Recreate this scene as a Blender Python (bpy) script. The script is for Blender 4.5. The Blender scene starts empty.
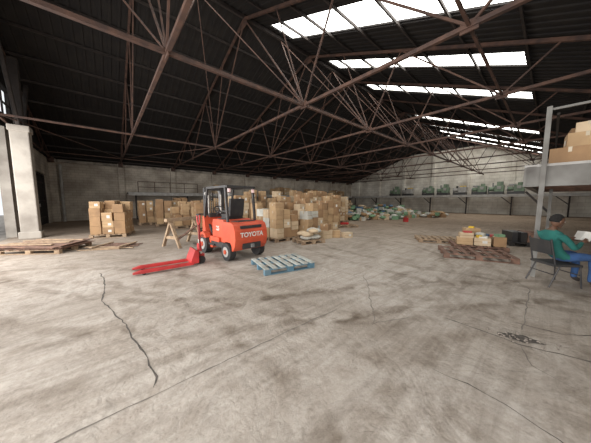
import bpy, math, random, bmesh
from mathutils import Vector, Matrix, Euler
random.seed(11)
S=bpy.context.scene
try:
    S.view_settings.view_transform='Standard'
    S.view_settings.look='None'
except Exception as e: print(e)
PHI=math.radians(40.8)
ca,sa=math.cos(PHI),math.sin(PHI)
def W(lo,la,z=0): return Vector((lo*ca-la*sa, lo*sa+la*ca, z))

# ---------------- materials
def mk(name,c1,c2=None,scale=6,rough=.85,metal=0,bump=0,bscale=40,detail=5,contrast=(.35,.65)):
    m=bpy.data.materials.new(name); m.use_nodes=True
    N=m.node_tree.nodes; L=m.node_tree.links; b=N['Principled BSDF']
    b.inputs['Roughness'].default_value=rough; b.inputs['Metallic'].default_value=metal
    c2=c2 or tuple(x*.8 for x in c1)
    tc=N.new('ShaderNodeTexCoord'); n=N.new('ShaderNodeTexNoise'); n.inputs['Scale'].default_value=scale; n.inputs['Detail'].default_value=detail
    L.new(tc.outputs['Object'],n.inputs['Vector'])
    r=N.new('ShaderNodeValToRGB'); r.color_ramp.elements[0].position=contrast[0]; r.color_ramp.elements[1].position=contrast[1]
    r.color_ramp.elements[0].color=(*c2,1); r.color_ramp.elements[1].color=(*c1,1)
    L.new(n.outputs['Fac'],r.inputs['Fac']); L.new(r.outputs['Color'],b.inputs['Base Color'])
    if bump:
        n2=N.new('ShaderNodeTexNoise'); n2.inputs['Scale'].default_value=bscale; n2.inputs['Detail'].default_value=6
        L.new(tc.outputs['Object'],n2.inputs['Vector'])
        bp=N.new('ShaderNodeBump'); bp.inputs['Strength'].default_value=bump; bp.inputs['Distance'].default_value=.02
        L.new(n2.outputs['Fac'],bp.inputs['Height']); L.new(bp.outputs['Normal'],b.inputs['Normal'])
    return m
def emis(name,c,s,c2=None,scale=1.5):
    m=bpy.data.materials.new(name); m.use_nodes=True
    N=m.node_tree.nodes; L=m.node_tree.links; b=N['Principled BSDF']
    b.inputs['Base Color'].default_value=(.6,.6,.6,1); b.inputs['Emission Strength'].default_value=s
    tc=N.new('ShaderNodeTexCoord'); n=N.new('ShaderNodeTexNoise'); n.inputs['Scale'].default_value=scale; n.inputs['Detail'].default_value=4
    r=N.new('ShaderNodeValToRGB'); r.color_ramp.elements[0].position=.35;r.color_ramp.elements[1].position=.55
    r.color_ramp.elements[0].color=(*(c2 or c),1); r.color_ramp.elements[1].color=(*c,1)
    L.new(tc.outputs['Object'],n.inputs['Vector']);L.new(n.outputs['Fac'],r.inputs['Fac']);L.new(r.outputs['Color'],b.inputs['Emission Color'])
    return m
def wallmat(name,c1,c2,mortar,bw=.45,bh=.2):
    m=mk(name,c1,c2,scale=.9,rough=.95,bump=.3,bscale=12,detail=8)
    N=m.node_tree.nodes; L=m.node_tree.links; b=N['Principled BSDF']
    tc=N.new('ShaderNodeTexCoord'); sp=N.new('ShaderNodeSeparateXYZ'); ad=N.new('ShaderNodeMath'); cb=N.new('ShaderNodeCombineXYZ')
    L.new(tc.outputs['Object'],sp.inputs[0]); L.new(sp.outputs['X'],ad.inputs[0]); L.new(sp.outputs['Y'],ad.inputs[1])
    L.new(ad.outputs[0],cb.inputs['X']); L.new(sp.outputs['Z'],cb.inputs['Y'])
    br=N.new('ShaderNodeTexBrick'); br.inputs['Scale'].default_value=1; br.inputs['Brick Width'].default_value=bw; br.inputs['Row Height'].default_value=bh
    br.inputs['Mortar Size'].default_value=.012; br.inputs['Color1'].default_value=(1,1,1,1);br.inputs['Color2'].default_value=(.86,.85,.84,1);br.inputs['Mortar'].default_value=(*mortar,1)
    L.new(cb.outputs[0],br.inputs['Vector'])
    old=b.inputs['Base Color'].links[0].from_socket
    mx=N.new('ShaderNodeMix'); mx.data_type='RGBA'; mx.blend_type='MULTIPLY'; mx.inputs[0].default_value=.8
    L.new(old,mx.inputs[6]); L.new(br.outputs['Color'],mx.inputs[7]); L.new(mx.outputs[2],b.inputs['Base Color'])
    return m
def floormat():
    m=bpy.data.materials.new('dusty_concrete'); m.use_nodes=True
    N=m.node_tree.nodes; L=m.node_tree.links; b=N['Principled BSDF']; b.inputs['Roughness'].default_value=.88
    b.inputs['Specular IOR Level'].default_value=.3
    tc=N.new('ShaderNodeTexCoord')
    def noise(scale,det,dist=0,rough=.55,vec=None):
        n=N.new('ShaderNodeTexNoise'); n.inputs['Scale'].default_value=scale;n.inputs['Detail'].default_value=det;n.inputs['Distortion'].default_value=dist;n.inputs['Roughness'].default_value=rough
        L.new(vec or tc.outputs['Object'],n.inputs['Vector']); return n
    def ramp(n,p0,p1,c0,c1):
        r=N.new('ShaderNodeValToRGB'); e=r.color_ramp.elements; e[0].position=p0;e[1].position=p1;e[0].color=(*c0,1);e[1].color=(*c1,1)
        L.new(n.outputs[0],r.inputs['Fac']); return r
    def mult(a,bb,f=1):
        x=N.new('ShaderNodeMix'); x.data_type='RGBA'; x.blend_type='MULTIPLY'; x.inputs[0].default_value=f
        L.new(a,x.inputs[6]);L.new(bb,x.inputs[7]); return x.outputs[2]
    def math_(op,a,bv=None,c=None):
        n=N.new('ShaderNodeMath'); n.operation=op
        for i,v in enumerate((a,bv,c)):
            if v is None: continue
            if isinstance(v,(int,float)): n.inputs[i].default_value=v
            else: L.new(v,n.inputs[i])
        return n.outputs[0]
    base=ramp(noise(.35,6,.6),.35,.65,(.38,.335,.29),(.50,.455,.41))
    med=ramp(noise(1.6,10,1.6,.68),.32,.58,(.74,.71,.68),(1,1,1))
    fine=ramp(noise(24,8,0,.75),.3,.6,(.76,.75,.73),(1,1,1))
    blot=ramp(noise(.7,8,1.2,.6),.32,.46,(.74,.70,.66),(1,1,1))
    def stretched(rot,sc):
        mp=N.new('ShaderNodeMapping'); mp.inputs['Rotation'].default_value=(0,0,rot); mp.inputs['Scale'].default_value=sc
        L.new(tc.outputs['Object'],mp.inputs['Vector']); return noise(1.5,5,1.3,.6,mp.outputs[0])
    s1=ramp(stretched(.5,(.35,4,1)),.40,.52,(.84,.83,.82),(1,1,1))
    s2=ramp(stretched(-.9,(.4,5,1)),.38,.5,(.86,.85,.84),(1,1,1))
    c=mult(base.outputs[0],med.outputs[0]); c=mult(c,fine.outputs[0],.85); c=mult(c,s1.outputs[0],.75); c=mult(c,s2.outputs[0],.75); c=mult(c,blot.outputs[0],.6)
    patch=noise(2.2,5,.8,.6).outputs[0]; tread=noise(16,3).outputs[0]
    wob=noise(.9,2).outputs[0]
    for cx,cy,Rr in [(6,-4.5,7.2),(6,-4.5,8.1),(1.0,7.0,3.3),(1.0,7.0,4.2),(-5,-2,6.2),(-5,-2,7.1),(12,14,12.6),(12,14,13.5),(4,-9,12.3),(4,-9,13.2),(-2,12,8.6),(-2,12,9.5)]:
        ds=N.new('ShaderNodeVectorMath'); ds.operation='DISTANCE'; L.new(tc.outputs['Object'],ds.inputs[0])
        lx=cx*ca+cy*sa; ly=-cx*sa+cy*ca
        ds.inputs[1].default_value=(lx-16,ly-9.5,.1)
        d=math_('ADD',ds.outputs['Value'],math_('MULTIPLY',wob,.5))
        d=math_('ABSOLUTE',math_('SUBTRACT',d,Rr+.25))
        mr=N.new('ShaderNodeMapRange'); mr.inputs[1].default_value=.06; mr.inputs[2].default_value=.13; mr.inputs[3].default_value=1; mr.inputs[4].default_value=0; L.new(d,mr.inputs[0])
        pm=N.new('ShaderNodeMapRange'); pm.inputs[1].default_value=.40; pm.inputs[2].default_value=.58; L.new(patch,pm.inputs[0])
        f=math_('MULTIPLY',mr.outputs[0],pm.outputs[0]); f=math_('MULTIPLY',f,math_('ADD',tread,.4)); 
        x=N.new('ShaderNodeMix'); x.data_type='RGBA'; x.blend_type='MULTIPLY'; L.new(f,x.inputs[0]); L.new(c,x.inputs[6]); x.inputs[7].default_value=(.70,.67,.64,1); c=x.outputs[2]
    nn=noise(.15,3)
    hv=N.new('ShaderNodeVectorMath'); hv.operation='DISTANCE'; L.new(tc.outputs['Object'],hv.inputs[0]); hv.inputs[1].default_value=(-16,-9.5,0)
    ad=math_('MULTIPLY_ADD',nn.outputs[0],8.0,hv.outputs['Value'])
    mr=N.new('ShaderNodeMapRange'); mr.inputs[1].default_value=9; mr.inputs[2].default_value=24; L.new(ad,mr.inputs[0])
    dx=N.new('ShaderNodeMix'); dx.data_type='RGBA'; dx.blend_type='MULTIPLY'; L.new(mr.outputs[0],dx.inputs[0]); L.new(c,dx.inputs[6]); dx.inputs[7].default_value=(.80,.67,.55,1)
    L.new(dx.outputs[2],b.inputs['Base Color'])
    bp=N.new('ShaderNodeBump'); bp.inputs['Strength'].default_value=.6;bp.inputs['Distance'].default_value=.018
    L.new(noise(14,9,.4,.7).outputs[0],bp.inputs['Height']); 
    bp2=N.new('ShaderNodeBump'); bp2.inputs['Strength'].default_value=.5;bp2.inputs['Distance'].default_value=.08
    L.new(noise(1.2,4,1).outputs[0],bp2.inputs['Height']); L.new(bp2.outputs['Normal'],bp.inputs['Normal'])
    L.new(bp.outputs['Normal'],b.inputs['Normal'])
    return m
M={}
M['floor']=floormat()
M['wall']=wallmat('plastered_block',(.60,.54,.46),(.36,.31,.26),(.6,.57,.54))
M['wallb']=wallmat('whitewashed_block',(.84,.80,.72),(.58,.53,.46),(.55,.52,.5),bw=.9,bh=.35)
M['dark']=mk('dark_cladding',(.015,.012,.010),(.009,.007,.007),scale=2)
M['conc']=mk('old_concrete',(.34,.30,.26),(.13,.11,.095),scale=3,bump=.6,bscale=9,contrast=(.3,.6))
M['colm']=mk('column_concrete',(.42,.385,.34),(.27,.24,.21),scale=1.6,bump=.3,bscale=9,contrast=(.3,.6))
M['rust']=mk('rusty_painted_steel',(.098,.050,.034),(.045,.025,.02),scale=4,rough=.8)
M['rust2']=mk('dark_steel',(.035,.026,.022),(.018,.014,.013),scale=4,rough=.8)
M['card1']=mk('cardboard_a',(.50,.34,.19),(.38,.25,.14),scale=3,rough=.9)
M['card2']=mk('cardboard_b',(.36,.22,.115),(.27,.165,.09),scale=3,rough=.9)
M['card3']=mk('cardboard_c',(.64,.50,.34),(.50,.38,.25),scale=3,rough=.9)
M['tape']=mk('packing_tape',(.55,.46,.33),(.48,.4,.28),rough=.4)
M['white']=mk('white_label',(.70,.68,.63),(.58,.56,.52))
M['wood']=mk('weathered_wood',(.40,.29,.19),(.25,.17,.11),scale=8,rough=.9)
M['woodd']=mk('dark_wood',(.25,.14,.10),(.13,.08,.06),scale=7,rough=.9)
M['woodb']=mk('painted_pallet_wood',(.44,.46,.43),(.27,.27,.24),scale=5,rough=.85)
M['woodblue']=mk('blue_paint_wood',(.08,.18,.25),(.12,.19,.23),scale=6,rough=.7)
M['orange']=mk('orange_paint',(.66,.10,.045),(.48,.075,.035),scale=2.5,rough=.42)
M['red']=mk('red_paint',(.52,.035,.035),(.34,.03,.03),scale=4,rough=.45)
M['blk']=mk('black_rubber',(.025,.025,.027),(.04,.037,.035),scale=6,rough=.75)
M['blkm']=mk('black_metal',(.03,.03,.033),(.05,.045,.042),scale=4,rough=.45)
M['grey']=mk('grey_metal',(.30,.30,.30),(.2,.2,.2),scale=5,rough=.5,metal=.4)
M['lgrey']=mk('light_grey_paint',(.42,.41,.39),(.30,.28,.26),scale=3,rough=.6)
M['steel']=mk('worn_steel',(.5,.48,.45),(.32,.28,.25),scale=10,rough=.45,metal=.7)
M['green']=mk('machine_green',(.20,.27,.18),(.12,.17,.12),scale=3,rough=.6)
M['teal']=mk('teal_jersey',(.015,.13,.11),(.01,.09,.08),scale=6,rough=.9)
M['jean']=mk('blue_denim',(.04,.10,.25),(.03,.07,.17),scale=9,rough=.95)
M['skin']=mk('skin',(.13,.065,.04),(.10,.05,.03),scale=5,rough=.55)
M['hair']=mk('black_hair',(.008,.007,.007),(.014,.012,.011),scale=60,rough=.9,bump=.8,bscale=120)
M['eye']=mk('eye_white',(.7,.68,.65),(.7,.68,.65))
M['lips']=mk('lips',(.14,.05,.045),(.12,.04,.04))
M['shoe']=mk('shoe',(.05,.04,.035),(.03,.03,.03))
M['bagw']=mk('white_sack',(.62,.61,.55),(.42,.41,.37),scale=3)
M['bagg']=mk('green_sack',(.22,.38,.22),(.14,.24,.15),scale=3)
M['bagb']=mk('blue_sack',(.12,.22,.36),(.09,.15,.24),scale=3)
M['yel']=mk('yellow_plastic',(.75,.50,.05),(.6,.4,.04))
M['crack']=mk('crack_shadow_dirt',(.11,.093,.08),(.05,.043,.037),scale=20)
M['joint']=mk('joint_dirt',(.21,.185,.16),(.13,.11,.095),scale=9)
M['redl']=emis('tail_light',(.8,.05,.02),.3)
M['sky']=emis('fibreglass_daylight',(1,.99,.94),7.5,(.55,.54,.49))
M['deck']=mk('platform_steel',(.22,.215,.20),(.12,.11,.10),scale=2,rough=.7)
M['rubble']=mk('rubble',(.26,.22,.19),(.14,.12,.10),scale=12,bump=.8,bscale=30)

# ---------------- mesh builder
class MB:
    def __init__(s): s.v=[];s.f=[];s.fm=[];s.sm=[];s.mats=[];s.T=Matrix.Identity(4)
    def mi(s,k):
        m=M[k]
        if m not in s.mats: s.mats.append(m)
        return s.mats.index(m)
    def add(s,vs,fs,k,smooth=False):
        o=len(s.v); i=s.mi(k)
        s.v+= [tuple(s.T@Vector(v)) for v in vs]
        for f in fs: s.f.append([o+a for a in f]); s.fm.append(i); s.sm.append(smooth)
    def box(s,c,d,k,rz=0,rx=0,ry=0):
        R=Euler((rx,ry,rz)).to_matrix(); c=Vector(c)
        vs=[c+R@Vector((x*d[0]/2,y*d[1]/2,z*d[2]/2)) for x in(-1,1) for y in(-1,1) for z in(-1,1)]
        s.add(vs,[(0,1,3,2),(4,6,7,5),(0,4,5,1),(2,3,7,6),(0,2,6,4),(1,5,7,3)],k)
    def beam(s,p,q,w,h,k):
        p=Vector(p);q=Vector(q);d=(q-p).normalized(); up=Vector((0,0,1)) if abs(d.z)<.95 else Vector((1,0,0))
        a=d.cross(up).normalized()*w/2; b=a.cross(d).normalized()*h/2
        vs=[p-a-b,p+a-b,p+a+b,p-a+b,q-a-b,q+a-b,q+a+b,q-a+b]
        s.add(vs,[(3,2,1,0),(4,5,6,7),(0,1,5,4),(1,2,6,5),(2,3,7,6),(3,0,4,7)],k)
    def cyl(s,p,q,r,k,n=12,r2=None,caps=True):
        p=Vector(p);q=Vector(q);d=(q-p).normalized(); up=Vector((0,0,1)) if abs(d.z)<.95 else Vector((1,0,0))
        a=d.cross(up).normalized(); b=a.cross(d).normalized(); r2=r if r2 is None else r2
        A=[p+(a*math.cos(t)+b*math.sin(t))*r for t in [2*math.pi*i/n for i in range(n)]]
        B=[q+(a*math.cos(t)+b*math.sin(t))*r2 for t in [2*math.pi*i/n for i in range(n)]]
        s.add(A+B,[(i,(i+1)%n,n+(i+1)%n,n+i) for i in range(n)],k,n>6)
        if caps: s.add(A,[list(range(n))[::-1]],k); s.add(B,[list(range(n))],k)
    def path(s,pts,r,k,n=8):
        for a,b in zip(pts,pts[1:]): s.cyl(a,b,r,k,n)
    def prism(s,prof,y0,y1,k,top=None):
        n=len(prof); A=[(x,y0,z) for x,z in prof];B=[(x,y1,z) for x,z in prof]
        s.add(A+B,[list(range(n)),[n+i for i in range(n)][::-1]]+[(i,n+i,n+(i+1)%n,(i+1)%n) for i in range(n)],k)
    def ell(s,c,d,k,n=12,m=8,rz=0,fn=None):
        c=Vector(c);R=Matrix.Rotation(rz,3,'Z');vs=[];fs=[]
        for j in range(m+1):
            th=math.pi*j/m
            for i in range(n):
                ph=2*math.pi*i/n
                p=Vector((math.sin(th)*math.cos(ph),math.sin(th)*math.sin(ph),math.cos(th)))
                if fn:p=fn(p)
                vs.append(c+R@Vector((p.x*d[0],p.y*d[1],p.z*d[2])))
        for j in range(m):
            for i in range(n):
                fs.append((j*n+i,(j+1)*n+i,(j+1)*n+(i+1)%n,j*n+(i+1)%n))
        s.add(vs,fs,k,True)
    def tor(s,c,R,r,k,axis='Z',n=24,m=8):
        c=Vector(c);vs=[];fs=[]
        for i in range(n):
            t=2*math.pi*i/n
            for j in range(m):
                u=2*math.pi*j/m; x=(R+r*math.cos(u))*math.cos(t);y=(R+r*math.cos(u))*math.sin(t);z=r*math.sin(u)
                vs.append(c+(Vector((x,y,z)) if axis=='Z' else Vector((x,z,y))))
        for i in range(n):
            for j in range(m): fs.append((i*m+j,((i+1)%n)*m+j,((i+1)%n)*m+(j+1)%m,i*m+(j+1)%m))
        s.add(vs,fs,k,True)
    def build(s,name,loc=(0,0,0),rz=0,bevel=0,parent=None,scale=1):
        me=bpy.data.meshes.new(name); me.from_pydata([(x*scale,y*scale,z*scale) for x,y,z in s.v],[],s.f)
        for m in s.mats: me.materials.append(m)
        for p,i,sm in zip(me.polygons,s.fm,s.sm): p.material_index=i;p.use_smooth=sm
        me.update()
        bm=bmesh.new(); bm.from_mesh(me); bmesh.ops.recalc_face_normals(bm,faces=bm.faces); bm.to_mesh(me); bm.free()
        ob=bpy.data.objects.new(name,me); S.collection.objects.link(ob); ob.location=loc; ob.rotation_euler[2]=rz
        if bevel:
            b=ob.modifiers.new('bevel','BEVEL'); b.width=bevel;b.segments=2;b.limit_method='ANGLE';b.angle_limit=.6
        if parent: ob.parent=parent
        return ob

# ---------------- building shell  (local frame: x=long, y=lateral)
LO0,LO1=-3.0,35.0; LA0,LA1=-5.6,24.6; RID=9.5; HR=9.85; HE=4.7
SL=(HR-HE)/(LA1-RID); SRt=.415
def rz_(la): return HR-(SL if la>RID else SRt)*abs(la-RID)
HER=rz_(LA0)
b=MB(); b.box((0,0,-.1),(LO1-LO0+.4,LA1-LA0+.4,.2),'floor'); fl=b.build('floor',loc=W(16,9.5),rz=PHI)
b=MB(); b.box((LO0-16,(LA0+LA1)/2,-.12),(31.5,60,.2),'conc'); b.build('outdoor_ground',rz=PHI)
b=MB(); b.box(((LO0+LO1)/2,LA1+.15,HE/2),(LO1-LO0,.3,HE),'wall')
for D in [1.2+4*i for i in range(-1,9)]: b.box((D,LA1-.12,HE/2),(.4,.25,HE),'wall')
b.box(((LO0+LO1)/2,LA1-.05,HE-.12),(LO1-LO0,.2,.22),'conc')
b.build('wall_left',rz=PHI)
b=MB(); b.box(((LO0+LO1)/2,LA0-.15,HER/2),(LO1-LO0,.3,HER),'wall'); b.build('wall_right',rz=PHI)
def gable(b,pts,k,x0,x1):
    A=[(x0,y,z) for y,z in pts];B=[(x1,y,z) for y,z in pts];n=len(pts)
    b.add(A+B,[list(range(n)),[n+i for i in range(n)][::-1]]+[(i,n+i,n+(i+1)%n,(i+1)%n) for i in range(n)],k)
b=MB()
zt=8.3; lr=RID-(HR-zt)/SRt; ll=RID+(HR-zt)/SL
gable(b,[(LA0,0),(LA1,0),(LA1,HE),(ll,zt),(lr,zt),(LA0,HER)],'wallb',LO1,LO1+.3)
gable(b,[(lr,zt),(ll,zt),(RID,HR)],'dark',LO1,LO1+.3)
for la in range(-5,24,4): b.box((LO1-.1,la,min(zt,rz_(la)-.4)/2),(.2,.35,min(zt,rz_(la)-.4)),'wallb')
b.build('wall_back',rz=PHI)
WE=15.2
b=MB()
# front wall with a doorway la 19.4..23.0, z<3.4
b.box((LO0-.15,(WE+19.4)/2,HE/2),(.3,19.4-WE,HE),'colm'); b.box((LO0-.15,(23.0+LA1)/2,HE/2),(.3,LA1-23.0,HE),'wall')
b.box((LO0-.15,21.2,(3.4+HE)/2),(.3,3.6,HE-3.4),'wall')
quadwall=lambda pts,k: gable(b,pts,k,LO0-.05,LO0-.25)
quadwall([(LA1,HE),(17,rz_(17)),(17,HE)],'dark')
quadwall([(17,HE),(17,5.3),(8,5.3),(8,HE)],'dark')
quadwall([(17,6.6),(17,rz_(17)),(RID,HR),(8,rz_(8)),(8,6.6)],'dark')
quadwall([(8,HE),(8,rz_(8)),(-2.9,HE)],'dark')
b.build('wall_front',rz=PHI)
b=MB()
for y in [8+i*1.0 for i in range(10)]: b.box((LO0-.15,y,5.95),(.06,.05,1.3),'rust2')
b.box((LO0-.15,12.5,5.95),(.06,9,.05),'rust2'); b.build('window_1',rz=PHI)
b=MB(); b.box((LO0-.2,21.2,1.68),(.06,3.56,3.34),'dark')
for y in (19.47,22.93): b.box((LO0-.12,y,1.68),(.12,.12,3.34),'rust2')
b.box((LO0-.12,21.2,3.32),(.12,3.4,.1),'rust2'); b.box((LO0-.14,21.2,1.65),(.05,.06,3.2),'rust2')
for z in(.5,1.6,2.8): b.box((LO0-.14,21.2,z),(.04,3.3,.08),'rust2')
b.box((LO0-.10,21.05,1.3),(.05,.04,.2),'steel'); b.build('door_1',rz=PHI)
# roof
SK=[(3.1,1.1),(7.0,1.35),(10.9,1.15),(14.9,1.1),(23.2,1.15),(26.8,1.1),(30.2,1.1),(33.0,1.0)]
SKR=.9; SKL=RID-.4
b=MB()
def rq(l0,l1,a0,a1):
    b.add([(l0,a0,rz_(a0)),(l1,a0,rz_(a0)),(l1,a1,rz_(a1)),(l0,a1,rz_(a1)),(l0,a0,rz_(a0)+.12),(l1,a0,rz_(a0)+.12),(l1,a1,rz_(a1)+.12),(l0,a1,rz_(a1)+.12)],
      [(0,1,2,3),(7,6,5,4),(0,4,5,1),(1,5,6,2),(2,6,7,3),(3,7,4,0)],'dark')
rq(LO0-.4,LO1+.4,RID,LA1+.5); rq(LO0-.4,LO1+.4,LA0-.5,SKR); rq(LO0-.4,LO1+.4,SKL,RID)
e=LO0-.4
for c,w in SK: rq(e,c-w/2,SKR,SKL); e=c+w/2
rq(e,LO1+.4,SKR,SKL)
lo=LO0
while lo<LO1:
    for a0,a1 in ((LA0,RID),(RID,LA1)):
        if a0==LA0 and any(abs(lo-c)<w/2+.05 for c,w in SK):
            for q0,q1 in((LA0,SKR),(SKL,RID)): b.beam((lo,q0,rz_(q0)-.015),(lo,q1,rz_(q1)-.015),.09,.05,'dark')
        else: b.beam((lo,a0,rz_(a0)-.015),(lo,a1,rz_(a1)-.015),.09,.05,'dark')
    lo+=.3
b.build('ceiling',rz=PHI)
for i,(c,w) in enumerate(SK):
    b=MB(); z0,z1=rz_(SKR),rz_(SKL)
    b.add([(c-w/2,SKR,z0+.06),(c+w/2,SKR,z0+.06),(c+w/2,SKL,z1+.06),(c-w/2,SKL,z1+.06)],[(0,1,2,3)],'sky')
    b.build('window_%d'%(i+2),rz=PHI)
b=MB(); 
for i in range(1,11):
    for sgn in(-1,1):
        la=RID+sgn*i*1.45
        b.beam((LO0,la,rz_(la)-.1),(LO1,la,rz_(la)-.1),.05,.10,'rust2')
b.beam((LO0,RID,HR-.15),(LO1,RID,HR-.15),.1,.15,'rust2')
b.build('roof_purlins',rz=PHI)
for D in [1.2+4*i for i in range(-1,9)]:
    b=MB(); k='rust'; off=.22
    t=lambda o: (D,RID+o,rz_(RID+o)-off)
    bt=lambda o:(D,RID+o,HE+.05)
    b.beam(bt(-11.8),bt(15.0),.08,.08,k)
    for s_ in(-1,1):
        b.beam(t(0),t(s_*14.6),.08,.10,k)
        seq=[t(0),bt(3.9*s_),t(s_*5.2),bt(s_*8.3),t(s_*9.4)]+([bt(12.0),t(12.2)] if s_>0 else [])
        for p,q in zip(seq,seq[1:]): b.beam(p,q,.045,.045,k)
        b.beam(bt(3.9*s_),t(s_*2.4),.035,.035,k)
        for o in(3.9,8.3):
            c=bt(o*s_); b.box(c,(.03,.28,.20),k)
    b.box((D,RID+14.7,HE-.1),(.3,.5,.35),k)
    b.box((D,RID,HR-.4),(.03,.4,.3),k)
    b.build('roof_truss',rz=PHI)
b=MB(); k='rust'
for o,w in((-3.9,.085),(3.9,.065),(12.0,.05),(-8.3,.05)):
    b.beam((LO0,RID+o,HE+.05),(LO1,RID+o,HE+.05),w,w,k)
for i in range(-1,8):
    D=1.2+4*i
    for s_ in(-1,1):
        p=(D,RID+3.9*s_,HE+.05);q=(D+4,RID+3.9*s_,HE+.05)
        if i%2==0 or s_<0:
            b.beam(p,(D+2,RID+.05*s_,HR-.3),.035,.035,k); b.beam(q,(D+2,RID+.05*s_,HR-.3),.035,.035,k)
    if i%2: b.beam((D,RID+3.9,HE+.06),(D+4,RID+12,HE+.06),.035,.035,k)
    else: b.beam((D,RID+12,HE+.06),(D+4,RID+3.9,HE+.06),.035,.035,k)
b.build('roof_bracing',rz=PHI)
b=MB(); b.box((0,0,2.3),(.52,.52,4.6),'colm'); b.box((0,0,.15),(.64,.64,.3),'colm'); b.box((0,0,4.5),(.60,.60,.24),'colm')
b.box((0,0,5.9),(.28,.28,2.7),'rust2'); b.beam((0,.2,4.0),(0,1.9,6.9),.14,.14,'rust2'); b.beam((0,-.2,4.6),(0,-2.2,8.2),.12,.12,'rust2')
b.build('concrete_column',loc=W(-2.45,14.45),rz=PHI,bevel=.03)
b=MB(); b.box((0,0,2.35),(.5,.5,4.7),'colm'); b.box((0,0,.15),(.66,.66,.3),'colm'); b.build('concrete_column',loc=W(-2.6,4.0),rz=PHI,bevel=.03)
b=MB(); b.cyl((0,0,0),(0,0,4.3),.09,'lgrey',12)
for z in(.6,1.8,3,4.1): b.cyl((0,0,z),(0,0,z+.08),.12,'lgrey',12)
b.box((0,.12,2.4),(.1,.2,.06),'lgrey'); b.build('drain_pipe',loc=W(-2.4,24.3),rz=PHI)
def platform(l0,l1,a0,a1,posts,z=2.3):
    b=MB(); b.box(((l0+l1)/2,(a0+a1)/2,z-.06),(l1-l0,a1-a0,.12),'deck')
    for (x,y) in posts: b.box((x,y,(z-.12)/2),(.12,.12,z-.12),'rust2')
    return b
b=platform(1.5,32.6,22.7,24.3,[(2+4*i,22.8) for i in range(8)])
b.box((17,22.67,2.16),(31,.06,.28),'lgrey')
b.build('storage_ledge',rz=PHI)
b=platform(32.9,34.75,-5.3,24.2,[(33.0,-5+3.9*i) for i in range(8)])
b.box((32.86,8.6,2.15),(.06,27.8,.28),'lgrey')
for i in range(7): b.beam((33,-5+3.9*i,1.2),(33,-4+3.9*i,2.15),.08,.08,'rust2')
b.build('storage_ledge',rz=PHI)

# ---------------- pallets / boxes
def pallet(b,L=1.2,Wd=1.0,k='wood',z=0,kd=None,jit=0):
    for y in(-Wd/2+.05,0,Wd/2-.05):
        for x in(-L/2+.07,0,L/2-.07): b.box((x,y,z+.065),(.14,.1,.09),kd or k)
        b.box((0,y,z+.012),(L,.1,.02),kd or k)
        b.box((0,y,z+.115),(L,.1,.018),kd or k)
    nb=7
    for i in range(nb):
        x=-L/2+.05+i*(L-.1)/(nb-1)
        b.box((x,0,z+.134),(.1,Wd,.022),k,rz=random.uniform(-jit,jit))
def carton(b,c,d,k,rz=0):
    b.box(c,d,k,rz=rz)
    b.box((c[0],c[1],c[2]+d[2]/2),(d[0]*.98,.05,.006),'tape',rz=rz)
    R=Matrix.Rotation(rz,3,'Z')
    for s_ in(-1,1):
        p=Vector(c)+R@Vector((s_*d[0]/2,0,d[2]*.35)); b.box(p,(.006,.05,d[2]*.3),'tape',rz=rz)
        if random.random()<.25:
            p=Vector(c)+R@Vector((d[0]*.15,s_*d[1]/2,0)); b.box(p,(d[0]*.3,.006,d[2]*.35),'white',rz=rz)
    for s_ in(-1,1):
        p=Vector(c)+R@Vector((0,s_*d[1]/2,0)); b.box(p,(d[0]*1.0,.005,.012),'card2',rz=rz)
def stack(name,loc,rz,nx,ny,nz,bd,top=1.0,base=True,kp='wood',zb=0,ks=('card1','card1','card2','card3'),jit=.05,drop=(1,1,2)):
    b=MB(); 
    if base: pallet(b,max(1.1,nx*bd[0]+.05),max(.9,ny*bd[1]+.05),kp); z0=.147
    else: z0=0
    for ix in range(nx):
        for iy in range(ny):
            h=nz if random.random()<top else nz-random.choice(drop)
            z=z0
            for iz in range(max(1,h)):
                k=random.choice(ks); hh=bd[2]*random.choice([1,1,1,.8,1.12])
                x=(ix-(nx-1)/2)*bd[0]+random.uniform(-.02,.02);y=(iy-(ny-1)/2)*bd[1]+random.uniform(-.02,.02)
                carton(b,(x,y,z+hh*.5),(bd[0]-.02-random.random()*.04,bd[1]-.02-random.random()*.03,hh-.006),k,random.uniform(-jit,jit)); z+=hh
    return b.build(name,loc=(loc[0],loc[1],zb),rz=rz)
stack('cardboard_box_pallet',(-8.3,9.95),.35,3,3,4,(.42,.38,.36),top=.75,ks=('card1','card2','card1','card2'),drop=(1,))
for i,(x,y,nz) in enumerate([(-9.9,14.9,4),(-8.3,14.2,4),(-6.7,13.2,4),(-5.2,12.6,4),(-6.6,15.9,4),(-4.6,14.6,5),(-8.9,16.6,5)]):
    stack('cardboard_box_pallet',(x,y),PHI+random.uniform(-.1,.1),3,2,nz,(.42,.5,.35),top=.6,ks=('card1','card2','card2'))
for x,y,nz,nx,rr in [(-.62,9.0,4,3,0),(.55,9.9,4,3,.1),(-1.45,10.8,4,3,.1),(.05,11.7,5,3,0),(1.5,11.4,5,3,-.1),(.9,13.6,6,3,0),(2.0,13.2,5,3,.05),(-1.0,13.4,6,3,0),(-2.9,11.8,5,3,0),(.3,15.6,6,3,0),(1.9,15.4,6,3,.1),(-2.6,14.2,6,3,0),(3.2,16.4,5,3,0)]:
    stack('cardboard_box_pallet',(x,y),PHI+rr,nx,2,nz,(.38,.48,.34),top=.45,ks=('card1','card3','card2','card2','card1','bagw') if nz==4 else ('card1','card3','card2','card2'),jit=.09)
b=MB(); pallet(b,1.0,.8)
for i in range(12): b.ell((random.uniform(-.3,.3),random.uniform(-.2,.2),.22+.12*(i//4)),(.25,.19,.09),random.choice(['bagw','bagw','card3']),rz=random.uniform(0,3))
b.build('sack_pallet',loc=(.5,8.35,0),rz=.5)
b=MB()
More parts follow.
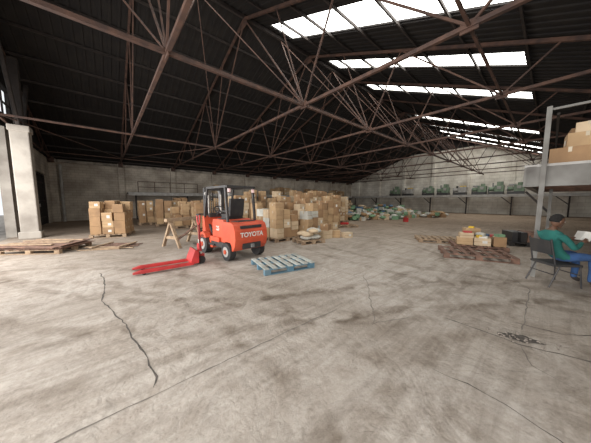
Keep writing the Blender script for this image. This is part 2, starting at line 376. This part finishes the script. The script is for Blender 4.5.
for x,y,z,d,k,r in [(0,0,0,(.5,.4,.35),'card3',.3),(.55,.15,0,(.45,.4,.3),'card1',-.4),(.05,.02,.35,(.4,.35,.25),'card2',.8),(1.0,-.1,0,(.4,.3,.22),'card3',.1)]: carton(b,(x,y,z+d[2]/2),d,k,r)
b.build('cardboard_box_stack',loc=(1.25,9.3,0),rz=.3)
b=MB(); pallet(b,1.25,1.0,'woodb',0,'woodblue'); b.build('wooden_pallet',loc=(-.33,5.28,0),rz=math.radians(28))
b=MB(); pallet(b,1.35,1.05,'wood',0,jit=.02); b.build('wooden_pallet',loc=(5.55,8.6,0),rz=-.35)
b=MB(); pallet(b,1.3,1.1,'wood'); b.box((0,.1,.2),(.5,.3,.12),'red'); b.build('wooden_pallet',loc=(3.0,13.4,0),rz=.2)
b=MB(); pallet(b,1.7,1.2,'woodd',0,'wood')
for i in range(5): b.box((random.uniform(-.1,.1),random.uniform(-.08,.08),.16+i*.022),(1.75,1.15,.018),'woodd',rz=random.uniform(-.12,.12))
for i in range(4): b.box((random.uniform(-.3,.3),-.45+i*.3,.275),(1.6,.1,.025),'wood',rz=random.uniform(-.15,.15))
b.build('board_pallet',loc=(-8.0,7.0,0),rz=.1)
b=MB()
for i in range(10): b.box((random.uniform(-.2,.2),-.45+i*.1,.015+.022*(i%3)),(random.uniform(.9,1.3),.09,.02),random.choice(['wood','woodd']),rz=random.uniform(-.2,.2))
for x in(-.4,.4): b.box((x,0,.085),(.1,1.0,.03),'wood')
b.build('broken_pallet',loc=(-6.25,7.5,0),rz=.1)
# sawhorse: two A-frame ends and a top bar
b=MB()
for x in(-.5,.5):
    b.beam((x,-.42,0),(x,.04,.95),.10,.06,'wood'); b.beam((x,.42,0),(x,-.04,.95),.10,.06,'wood'); b.box((x,0,.34),(.04,.62,.10),'wood')
b.box((0,0,.94),(1.35,.13,.11),'wood'); b.beam((-.5,-.30,.28),(.5,-.12,.68),.09,.03,'woodd'); b.beam((-.5,.29,.30),(.5,.29,.30),.09,.03,'wood')
b.build('sawhorse',loc=(-4.05,7.9,0),rz=1.15)
# right pallets
b=MB(); pallet(b,1.6,1.15,'woodd',jit=.01)
b.build('wooden_pallet',loc=(5.15,6.25,0),rz=-.45)
b=MB(); pallet(b,1.4,1.1,'woodd')
for x,y,z,k,d in [(-.38,-.25,.0,'card1',(.42,.38,.22)),(.08,-.25,.0,'card3',(.42,.38,.24)),(-.15,.25,0,'card2',(.5,.4,.3)),(.45,.25,0,'card1',(.4,.4,.22)),(-.33,-.2,.22,'card3',(.36,.3,.16)),(-.1,.22,.3,'card1',(.42,.36,.2)),(.52,-.25,0,'card2',(.3,.36,.3))]:
    carton(b,(x,y,.147+z+d[2]/2),d,k,random.uniform(-.15,.15))
for x,y,z,d,k in [(.12,-.25,.41,(.3,.22,.05),'white'),(.5,.25,.41,(.22,.15,.08),'red'),(-.1,.22,.675,(.2,.15,.05),'yel'),(.52,-.25,.49,(.2,.2,.08),'bagg'),(-.3,-.2,.555,(.22,.18,.05),'red'),(.36,.34,.41,(.1,.2,.07),'bagb'),(.0,-.3,.43,(.12,.12,.08),'yel')]: b.box((x,y,z),d,k,rz=random.uniform(0,2))
b.ell((.1,.0,.46),(.16,.12,.08),'bagw')
b.build('cardboard_box_pallet',loc=(6.15,7.4,0),rz=-.45)
b=MB(); pallet(b,1.1,.9,'blkm')
for i in range(4): b.box((-.35+i*.23,0,.317),(.16,.7,.34),random.choice(['green','blkm','woodd']),rz=random.uniform(-.1,.1))
b.build('crate_pallet',loc=(8.2,7.9,0),rz=-.3)
def pile(name,loc,rx,ry,h,n,ks):
    b=MB()
    for i in range(n):
        a=random.uniform(0,6.28);r=math.sqrt(random.random());x=rx*r*math.cos(a);y=ry*r*math.sin(a)
        z=(1-r*.7)*h*random.random()+.12
        if random.random()<.6: b.ell((x,y,z),(random.uniform(.25,.4),random.uniform(.18,.3),.13),random.choice(ks),rz=random.uniform(0,3),n=10,m=6)
        else: b.box((x,y,z+.03),(random.uniform(.3,.5),random.uniform(.25,.4),.28),random.choice(ks),rz=random.uniform(0,3))
    for i in range(n//2):
        a=random.uniform(0,6.28);r=math.sqrt(random.random()); b.box((rx*r*math.cos(a),ry*r*math.sin(a),.15),(.5,.4,.3),random.choice(ks),rz=random.uniform(0,3))
    b.build(name,loc=(loc[0],loc[1],0),rz=PHI)
mix=['bagg','bagw','card1','bagb','bagw','card3','card2','green','bagg']
pile('sack_pile',(6.3,22.2),2.6,1.3,1.2,90,mix)
pile('sack_pile',(10.6,21.6),2.8,1.2,1.1,90,['bagg','bagw','bagw','card3','white','card1'])
pile('sack_pile',(3.9,20.0),1.6,1.2,1.3,60,['card1','card3','bagw','card2','bagb'])
pile('sack_pile',(10.2,25.6),3.0,1.2,1.4,80,mix)
pile('sack_pile',(5.6,18.6),1.5,.8,.8,40,['card1','bagw','card2','bagg'])
pile('sack_pile',(8.4,19.4),1.6,.8,.6,36,['green','bagg','card3','bagw'])
pile('sack_pile',(13.6,21.5),1.8,.8,.6,36,['card1','bagw','card2','bagg'])
b=MB(); b.box((0,0,.16),(.3,.22,.32),'red'); b.cyl((0,0,.32),(0,0,.40),.05,'blkm'); b.path([(-.1,0,.32),(-.1,0,.4),(.1,0,.4),(.1,0,.32)],.015,'red'); b.build('fuel_can',loc=(8.3,16.5,0),bevel=.02)
for lo,la in [(11,20.0),(14,20.4),(17,20.8),(20,20.6),(24,20.7),(28,20.3)]:
    p=W(lo,la); stack('cardboard_box_pallet',(p.x,p.y),PHI,3,2,4,(.42,.5,.35),top=.6)

def machine(la,kind,lo=33.85):
    b=MB(); k='green' if kind!=2 else 'lgrey'
    b.box((0,0,.15),(.9,1.3,.3),'blkm')
    b.box((0,-.25,.65),(.7,.8,.7),k); b.cyl((0,.2,.6),(0,.65,.6),.24,k,16); b.cyl((0,.65,.6),(0,.7,.6),.3,'grey',16)
    if kind==1: b.box((-.05,-.3,1.2),(.5,.5,.4),k); b.cyl((0,.3,.85),(0,.3,1.3),.07,'grey')
    elif kind==0: b.box((0,.3,1.0),(.5,.6,.12),'grey'); b.cyl((0,-.3,1.0),(0,-.3,1.25),.2,k,16)
    else: b.box((0,-.3,1.05),(.4,.6,.1),'yel'); b.cyl((0,.3,.84),(0,.3,1.1),.12,'blkm')
    b.box((-.36,-.25,.75),(.03,.35,.3),'lgrey')
    p=W(lo,la,2.302); b.build('industrial_machine',loc=p,rz=PHI,bevel=.02)
for i,la in enumerate([2.6,4.2,5.7,7.6,9.4,11.2,13.9,15.8]): machine(la,[0,1,0,2,1,0,2,1][i])
for lo in (9.5,17,18.6,20.4,22.5,24,26,28.2,30):
    p=W(lo,23.5); stack('cardboard_box_stack',(p.x,p.y),PHI,3,2,random.choice([1,2,2]),(.5,.5,.45),top=.7,base=False,zb=2.302)
b=MB(); 
for x in (0,1.2,2.4,3.6,4.8): b.cyl((x,0,0),(x,0,.9),.025,'rust')
b.cyl((0,0,.9),(4.8,0,.9),.025,'rust');b.cyl((0,0,.45),(4.8,0,.45),.02,'rust'); b.build('guard_rail',loc=W(2.2,22.9,2.3),rz=PHI)

# right mezzanine
b=MB()
Z0,Z1=1.88,2.34; AY=.42
b.box((11.2,-2.45,Z1-.04),(8.8,5.75,.08),'lgrey')
b.box((6.85,-2.45,(Z0+Z1)/2-.02),(.12,5.75,Z1-Z0-.06),'deck'); b.box((11.2,AY-.06,(Z0+Z1)/2-.02),(8.8,.12,Z1-Z0-.06),'deck')
for x in [8+1.2*i for i in range(6)]: b.box((x,-2.5,Z0+.2),(.1,5.6,.25),'woodd')
for x,y in ((6.76,.15),(11,.03),(15.4,.03),(6.86,-5.2),(11,-5.2),(15.4,-5.2)): b.box((x,y,1.0 if x>7 else 1.72),(.075,.075,2.0 if x>7 else 3.44),'deck')
b.box((6.76,-2.55,3.38),(.04,5.4,.04),'deck'); b.box((11,.03,3.3),(8.3,.04,.04),'rust2'); b.box((15.4,.03,2.8),(.06,.06,1.1),'rust2')
b.beam((6.86,AY-.1,1.9),(6.86,AY-.1,2.3),.14,.14,'deck'); b.beam((11,.03,1.2),(11,.6,1.9),.06,.06,'rust2')
b.build('mezzanine_platform',rz=PHI)
b=MB()
for x,y,z,d,k in [(0,-.3,0,(.6,.55,.32),'card2'),(0,-.95,0,(.6,.6,.4),'card3'),(.6,-.5,0,(.5,.6,.5),'card1'),(.05,-.45,.32,(.5,.5,.28),'card1'),(.6,-.5,.5,(.45,.5,.3),'card2'),(0,-1.0,.4,(.55,.5,.35),'card2'),(.05,-.5,.6,(.4,.35,.2),'card3'),(.5,-1.2,0,(.5,.6,.6),'card2'),(0,-1.7,0,(.6,.6,.5),'card1')]:
    carton(b,(x,y,z+d[2]/2),(d[0]-.01,d[1]-.01,d[2]),k,random.uniform(-.15,.15))
b.build('cardboard_box_stack',loc=W(7.35,.1,Z1+.002),rz=PHI)

# ---------------- forklift
def forklift(loc,rz,sc=.95):
    b=MB()
    cw=[(-1.08,.30),(-1.17,.42),(-1.22,.62),(-1.20,.85),(-1.13,1.02),(-1.0,1.08),(-.52,1.08),(-.48,.95),(-.48,.60),(-.55,.52),(-.95,.52),(-1.02,.42),(-1.02,.30)]
    b.prism(cw,-.54,.54,'orange')
    b.box((-.8,0,.5),(.5,.66,.4),'blkm')
    b.box((-1.19,0,.42),(.05,.6,.16),'blkm'); b.box((-1.235,0,.42),(.05,.1,.1),'grey')
    b.box((-1.17,0,.95),(.05,.70,.08),'blkm'); b.box((-.8,0,1.085),(.35,.6,.02),'blkm')
    b.prism([(-.50,.42),(-.50,1.06),(-.42,1.12),(.18,1.12),(.24,1.0),(.24,.42)],-.46,.46,'orange')
    b.box((-.12,0,1.125),(.5,.7,.02),'blkm')
    b.box((-.12,0,.38),(.78,1.02,.16),'blkm')
    b.prism([(.2,.22),(.2,.50),(.62,.52),(.74,1.18),(.84,1.18),(.9,.5),(.9,.22)],-.5,.5,'orange')
    for s_ in(-1,1):
        b.box((.20,s_*.50,.34),(.42,.12,.05),'blkm'); b.box((.0,s_*.5,.52),(.55,.06,.14),'orange')
        b.prism([(.42,.52),(.48,.64),(.62,.70),(.80,.66),(.9,.52),(.86,.50),(.5,.50)],s_*.52-.09,s_*.52+.09,'orange')
    for x,r,w in((.66,.30,.22),(-.78,.25,.18)):
        for s_ in(-1,1):
            y=s_*.50
            b.cyl((x,y-w/2,r),(x,y+w/2,r),r,'blk',24)
            b.cyl((x,y+s_*w/2,r),(x,y+s_*(w/2+.012),r),r*.58,'lgrey',20); b.cyl((x,y+s_*(w/2+.01),r),(x,y+s_*(w/2+.04),r),r*.25,'orange',12)
            for i in range(14):
                a=i*math.pi/7+.22; b.box((x+math.cos(a)*r*.955,y,r+math.sin(a)*r*.955),(.03,w*.9,.03),'blk',ry=-a)
    b.box((-.16,0,1.20),(.46,.48,.14),'blk'); b.box((-.42,0,1.48),(.12,.46,.52),'blk',ry=-.15)
    for s_ in(-1,1): b.box((-.2,s_*.26,1.36),(.3,.06,.05),'blk')
    b.box((.70,0,1.2),(.14,.7,.12),'blkm'); b.cyl((.62,.1,1.2),(.46,.1,1.36),.03,'blkm')
    T0=b.T.copy(); b.T=Matrix.Translation((.44,.1,1.38))@Matrix.Rotation(-.75,4,'Y'); b.tor((0,0,0),.17,.016,'blk'); b.box((0,0,0),(.3,.03,.015),'blk'); b.T=T0
    for y in(-.2,-.27,-.34): b.cyl((.66,y,1.22),(.56,y,1.42),.01,'blkm',6); b.ell((.56,y,1.43),(.025,.025,.03),'blk',8,6)
    for s_ in(-1,1):
        y=s_*.46
        b.beam((.78,y,1.1),(.50,y,2.08),.06,.07,'blkm'); b.beam((-.72,y,1.05),(-.62,y,2.08),.06,.07,'blkm'); b.beam((.55,y,2.08),(-.70,y,2.08),.06,.07,'blkm')
    for i in range(8): b.box((-.64+i*.155,0,2.09),(.035,.9,.06),'blkm')
    b.box((-.72,0,2.07),(.05,.96,.06),'blkm')
    for s_ in(-1,1): b.box((-.72,s_*.40,1.97),(.05,.07,.10),'redl'); b.cyl((.62,s_*.42,1.9),(.72,s_*.42,1.9),.06,'lgrey',14)
    b.cyl((-.72,-.42,1.3),(-.70,-.42,1.6),.015,'blkm')
    for s_ in(-1,1):
        b.box((1.02,s_*.32,1.10),(.12,.07,2.0),'blkm'); b.box((1.06,s_*.24,1.08),(.10,.06,1.95),'grey')
        b.cyl((.96,s_*.22,.3),(.96,s_*.22,1.9),.035,'steel',10)
        b.beam((.45,s_*.34,.6),(.98,s_*.34,1.2),.06,.06,'blkm')
        for i in range(20): b.box((1.0,s_*.09,.4+i*.08),(.02,.03,.05),'steel')
    for z in(.25,1.0,2.07): b.box((1.02,0,z),(.10,.70,.09),'blkm')
    b.path([(1.0,.02,.4),(1.0,.05,1.95),(1.08,.08,1.6),(1.08,.08,.5)],.015,'blk')
    for z in(.25,.62): b.box((1.16,0,z),(.05,1.0,.11),'blkm')
    for y in(-.48,-.24,0,.24,.48): b.box((1.16,y,.85),(.04,.035,.75),'blkm')
    b.box((1.16,0,1.22),(.04,1.0,.05),'blkm')
    for s_ in(-1,1):
        b.box((1.21,s_*.28,.35),(.045,.12,.58),'blkm'); b.prism([(1.19,.05),(1.19,.10),(1.6,.10),(2.25,.065),(2.25,.05)],s_*.28-.06,s_*.28+.06,'blkm')
    ob=b.build('forklift',loc=loc,rz=rz,bevel=.012,scale=sc)
    def txt(s,loc_,rot,size,mat):
        cu=bpy.data.curves.new('lettering','FONT'); cu.body=s; cu.size=size; cu.extrude=.004; cu.align_x='CENTER'; cu.align_y='CENTER'; cu.offset=.004
        t=bpy.data.objects.new('tmp',cu); S.collection.objects.link(t)
        dg=bpy.context.evaluated_depsgraph_get(); me=bpy.data.meshes.new_from_object(t.evaluated_get(dg)); bpy.data.objects.remove(t)
        me.materials.clear(); me.materials.append(M[mat])
        o=bpy.data.objects.new('lettering',me); S.collection.objects.link(o); o.location=Vector(loc_)*sc; o.rotation_euler=rot; o.parent=ob
    txt('TOYOTA',(-1.222,0,.735),(math.pi/2+.08,0,-math.pi/2),.175,'white')
    txt('25',(-.12,.468,.85),(math.pi/2,0,math.pi),.18,'white')
    return ob
forklift((-2.0,6.65,0),math.atan2(.69,-.72))

# ---------------- pallet jack (local +x = fork direction)
b=MB()
for s_ in(-1,1):
    b.prism([(.0,.05),(.0,.10),(1.05,.10),(1.20,.06),(1.20,.045),(1.0,.04)],s_*.21-.065,s_*.21+.065,'red')
    b.cyl((1.0,s_*.21-.05,.035),(1.0,s_*.21+.05,.035),.035,'blk',12)
b.prism([(-.12,.08),(-.12,.36),(-.04,.40),(.06,.14),(.06,.06)],-.26,.26,'red')
b.cyl((-.2,0,.12),(-.2,0,.52),.055,'red',14); b.cyl((-.2,0,.52),(-.2,0,.62),.03,'steel',10); b.box((-.2,0,.2),(.2,.16,.1),'red')
for y in(-.07,.07): b.cyl((-.22,y-.03,.10),(-.22,y+.03,.10),.10,'blk',18)
b.beam((-.22,0,.28),(-.20,.03,1.0),.05,.045,'red')
b.path([(-.20,.03,.98),(-.20,-.08,1.06),(-.20,-.10,1.24),(-.20,.16,1.24),(-.20,.14,1.06),(-.20,.03,.98)],.02,'red')
b.path([(-.20,-.10,1.24),(-.20,.16,1.24)],.026,'blk'); b.path([(-.19,.06,1.0),(-.19,.05,.6),(-.2,.06,.4)],.008,'blk')
b.cyl((-.2,-.15,.30),(-.2,.15,.30),.03,'steel',10)
b.build('pallet_jack',loc=(-2.62,5.42,0),rz=math.atan2(-.62,-.80),bevel=.006)

# ---------------- floor cracks
def crack(name,pts,w,k='crack',jit=.012,step=.09):
    P=[];
    for a,c in zip(pts,pts[1:]):
        a=Vector(a);c=Vector(c);n=max(2,int((c-a).length/step))
        for i in range(n): P.append(a.lerp(c,i/n)+Vector((random.uniform(-jit,jit),random.uniform(-jit,jit))))
    P.append(Vector(pts[-1])); vs=[];fs=[]
    for i,p in enumerate(P):
        d=(P[min(i+1,len(P)-1)]-P[max(i-1,0)]).normalized(); nrm=Vector((-d.y,d.x)); ww=w*random.uniform(.3,1.2)*(.3 if i in(0,len(P)-1) else 1)/2
        vs+=[(p.x+nrm.x*ww,p.y+nrm.y*ww,.003),(p.x-nrm.x*ww,p.y-nrm.y*ww,.003)]
    for i in range(len(P)-1): fs.append((2*i,2*i+1,2*i+3,2*i+2))
    b=MB(); b.add(vs,fs,k); b.build(name)
crack('floor_crack',[(-4.35,4.75),(-3.9,4.35),(-3.5,3.9),(-3.1,3.38),(-2.63,3.03),(-2.2,2.7),(-1.91,2.43),(-1.6,2.18),(-1.42,2.01),(-1.27,1.86),(-1.22,1.74)],.018)
crack('floor_crack',[(-1.75,1.15),(-1.58,1.33),(-.955,1.85),(.27,2.86),(.6,3.1)],.016,'joint',.006)
crack('floor_crack',[(1.45,4.6),(1.38,4.05),(1.2,3.4),(1.08,2.86),(.98,2.72),(1.3,2.82),(1.6,2.9)],.015,'joint',.015)
crack('floor_crack',[(2.04,2.86),(2.29,2.59),(2.5,2.31),(2.93,2.05),(3.3,1.9)],.016)
crack('floor_crack',[(4.5,4.5),(4.22,3.83),(3.4,3.1),(2.81,2.59)],.016,'joint')
crack('floor_crack',[(1.3,1.95),(1.5,1.78),(1.65,1.58),(1.77,1.33),(1.8,1.2)],.011)
crack('floor_crack',[(2.9,2.75),(3.2,2.5),(3.7,2.45)],.013)
crack('floor_crack',[(-3.5,3.9),(-3.9,3.7),(-4.4,3.6)],.010,'joint')
crack('floor_crack',[(2.5,2.31),(2.3,2.0),(2.4,1.7)],.009,'joint')
b=MB(); n=28; vs=[(0,0,.004)]
for i in range(n):
    a=2*math.pi*i/n; r=random.uniform(.7,1.15); vs.append((.19*r*math.cos(a),.09*r*math.sin(a),.004))
b.add(vs,[(0,1+i,1+(i+1)%n) for i in range(n)],'crack')
for i in range(40):
    a=random.uniform(0,6.28);r=random.uniform(.3,1.9); b.ell((.17*r*math.cos(a),.075*r*math.sin(a),.008),(random.uniform(.006,.016),.01,.008),'rubble',7,5)
b.build('pothole',loc=(2.62,2.42,0),rz=-.5)

# ---------------- chair + person
PL=Vector((4.95,4.1,0)); PR=-.12
b=MB()
b.box((.0,0,.42),(.46,.46,.04),'blk'); b.box((-.27,0,.74),(.03,.40,.26),'blk',ry=-.2)
for s_ in(-1,1):
    y=s_*.22
    b.path([(.24,y*1.05,0.012),(.2,y,.42),(-.2,y,.42),(-.30,y*.95,.90)],.013,'blkm'); b.path([(-.12,y,.42),(-.28,y*1.05,.012)],.013,'blkm')
b.path([(.21,-.22,.25),(.21,.22,.25)],.01,'blkm'); b.path([(-.22,-.22,.25),(-.22,.22,.25)],.01,'blkm')
b.build('chair',loc=PL,rz=PR)
def skin(verts,edges,rad,root=0,sub=2):
    me=bpy.data.meshes.new('t'); me.from_pydata(verts,edges,[]); o=bpy.data.objects.new('t',me); S.collection.objects.link(o)
    md=o.modifiers.new('s','SKIN'); md.use_smooth_shade=True
    for i,r in enumerate(rad):
        sv=me.skin_vertices[0].data[i]; sv.radius=r if isinstance(r,tuple) else (r,r); sv.use_root=(i==root)
    sb=o.modifiers.new('u','SUBSURF'); sb.levels=sub; sb.render_levels=sub
    dg=bpy.context.evaluated_depsgraph_get(); m2=bpy.data.meshes.new_from_object(o.evaluated_get(dg)); bpy.data.objects.remove(o); m2.materials.clear(); return m2
per=bpy.data.objects.new('seated_person',None); S.collection.objects.link(per); per.location=PL; per.rotation_euler[2]=PR
V=[(0,0,.55),(-.06,0,.70),(-.11,0,.86),(-.12,0,.97),(-.10,0,1.06),(-.07,0,1.13)]
R=[(.14,.12),(.125,.11),(.15,.12),(.12,.10),.052,.05]
E=[(0,1),(1,2),(2,3),(3,4),(4,5)]
for s_ in(-1,1):
    o=len(V); V+=[(-.12,s_*.17,.97),(-.02,s_*.23,.84),(.04,s_*.25,.74),(.15,s_*.20,.78),(.27,s_*.13,.84)]
    R+=[.068,.055,.048,.043,.028]; E+=[(3,o),(o,o+1),(o+1,o+2),(o+2,o+3),(o+3,o+4)]
    o=len(V); V+=[(.08,s_*.10,.54),(.27,s_*.12,.57),(.46,s_*.14,.56),(.49,s_*.14,.34),(.47,s_*.14,.11),(.60,s_*.16,.045)]
    R+=[.09,.085,.066,.055,.045,.04]; E+=[(0,o),(o,o+1),(o+1,o+2),(o+2,o+3),(o+3,o+4),(o+4,o+5)]
me=skin(V,E,R); 
for k in('teal','jean','skin','shoe'): me.materials.append(M[k])
for p in me.polygons:
    c=p.center; p.use_smooth=True
    if c.z>1.04 and abs(c.y)<.09: i=2
    elif c.z>.66 or (c.x<.06 and c.z>.52): i=0
    elif c.z<.12: i=3
    else: i=1
    p.material_index=i
o=bpy.data.objects.new('body',me); S.collection.objects.link(o); o.parent=per
b=MB()
def hs(p):
    q=p.copy()
    if q.z<0: q.y*=1+.28*q.z; q.x*=1+.12*q.z
    if q.x>.6: q.x=.6+(q.x-.6)*.6
    return q
b.ell((0,0,0),(.098,.076,.118),'skin',24,18,fn=hs)
b.ell((.088,0,-.02),(.020,.014,.024),'skin',10,8); b.cyl((.082,0,.02),(.10,0,-.022),.007,'skin',8,r2=.013)
for s_ in(-1,1):
    b.ell((.080,s_*.030,.008),(.010,.014,.008),'eye',10,8); b.ell((.088,s_*.030,.008),(.004,.006,.006),'hair',8,6)
    b.ell((.085,s_*.030,.030),(.008,.018,.004),'hair',8,6); b.ell((-.005,s_*.077,-.005),(.022,.010,.032),'skin',10,8)
b.ell((.083,0,-.058),(.010,.026,.008),'lips',10,6)
b.ell((.06,0,-.09),(.030,.03,.022),'skin',10,8)
def hc(p):
    q=p.copy()
    if q.z<-.25: q.z=-.25+(q.z+.25)*.3
    f=.62 if q.z>.35 else .12
    if q.x>f: q.x=f+(q.x-f)*.15
    return q
b.ell((-.020,0,.014),(.106,.083,.120),'hair',24,18,fn=hc)
h=b.build('head',loc=(-.035,0,1.215),parent=per); h.rotation_euler=(0,.25,-.1)
for s_ in(-1,1):
    wr=Vector((.27,s_*.13,.84))
    V=[wr,wr+Vector((.04,-s_*.008,.012)),wr+Vector((.085,-s_*.015,.03))];R=[(.026,.02),(.034,.017),(.036,.015)];E=[(0,1),(1,2)]
    for fi,(off,ln) in enumerate([(-.028,.062),(-.010,.072),(.010,.068),(.027,.055)]):
        o_=len(V); b0=wr+Vector((.088,-s_*.015+off*.35,.03+off)); V+=[b0,b0+Vector((ln*.45,-s_*.008,.004)),b0+Vector((ln*.70,-s_*.026,0)),b0+Vector((ln*.72,-s_*.045,-.004))]; R+=[.0095,.009,.008,.0065]; E+=[(2,o_),(o_,o_+1),(o_+1,o_+2),(o_+2,o_+3)]
    o_=len(V); V+=[wr+Vector((.05,-s_*.02,.045)),wr+Vector((.08,-s_*.035,.065)),wr+Vector((.10,-s_*.04,.07))]; R+=[.012,.010,.008]; E+=[(1,o_),(o_,o_+1),(o_+1,o_+2)]
    me=skin([tuple(v) for v in V],E,R,0,2); me.materials.append(M['skin'])
    o=bpy.data.objects.new('hand',me); S.collection.objects.link(o); o.parent=per
b=MB()
b.add([(.38,-.14,.86),(.36,0,.87),(.38,.14,.86),(.46,-.15,1.02),(.44,0,1.03),(.46,.15,1.02)],[(0,1,4,3),(1,2,5,4)],'white')
b.build('newspaper',parent=per)

# ---------------- lights
w=bpy.data.worlds.new('sky'); S.world=w; w.use_nodes=True
w.node_tree.nodes['Background'].inputs[0].default_value=(.93,.97,1,1); w.node_tree.nodes['Background'].inputs[1].default_value=1.1
def area(name,loc,target,sx,sy,p,col=(1,.985,.96)):
    l=bpy.data.lights.new(name,'AREA'); l.shape='RECTANGLE'; l.size=sx;l.size_y=sy;l.energy=p;l.color=col
    o=bpy.data.objects.new(name,l); S.collection.objects.link(o); o.location=loc
    d=(Vector(target)-Vector(loc)).normalized(); 
    zax=-d; xax=Vector((0,0,1)).cross(zax).normalized(); yax=zax.cross(xax)
    o.rotation_euler=Matrix((xax,yax,zax)).transposed().to_euler(); return o
area('daylight_doorway',W(-3.6,4.4,2.5),W(5,4.9,1.2),19,4.4,1650,(1,.975,.945))

cam=bpy.data.cameras.new('camera'); cam.lens=13.4; cam.sensor_width=36; cam.clip_start=.05; cam.clip_end=300
co=bpy.data.objects.new('camera',cam); S.collection.objects.link(co); co.location=(0,0,1.6); co.rotation_euler=(math.radians(90-5.45),0,0); S.camera=co
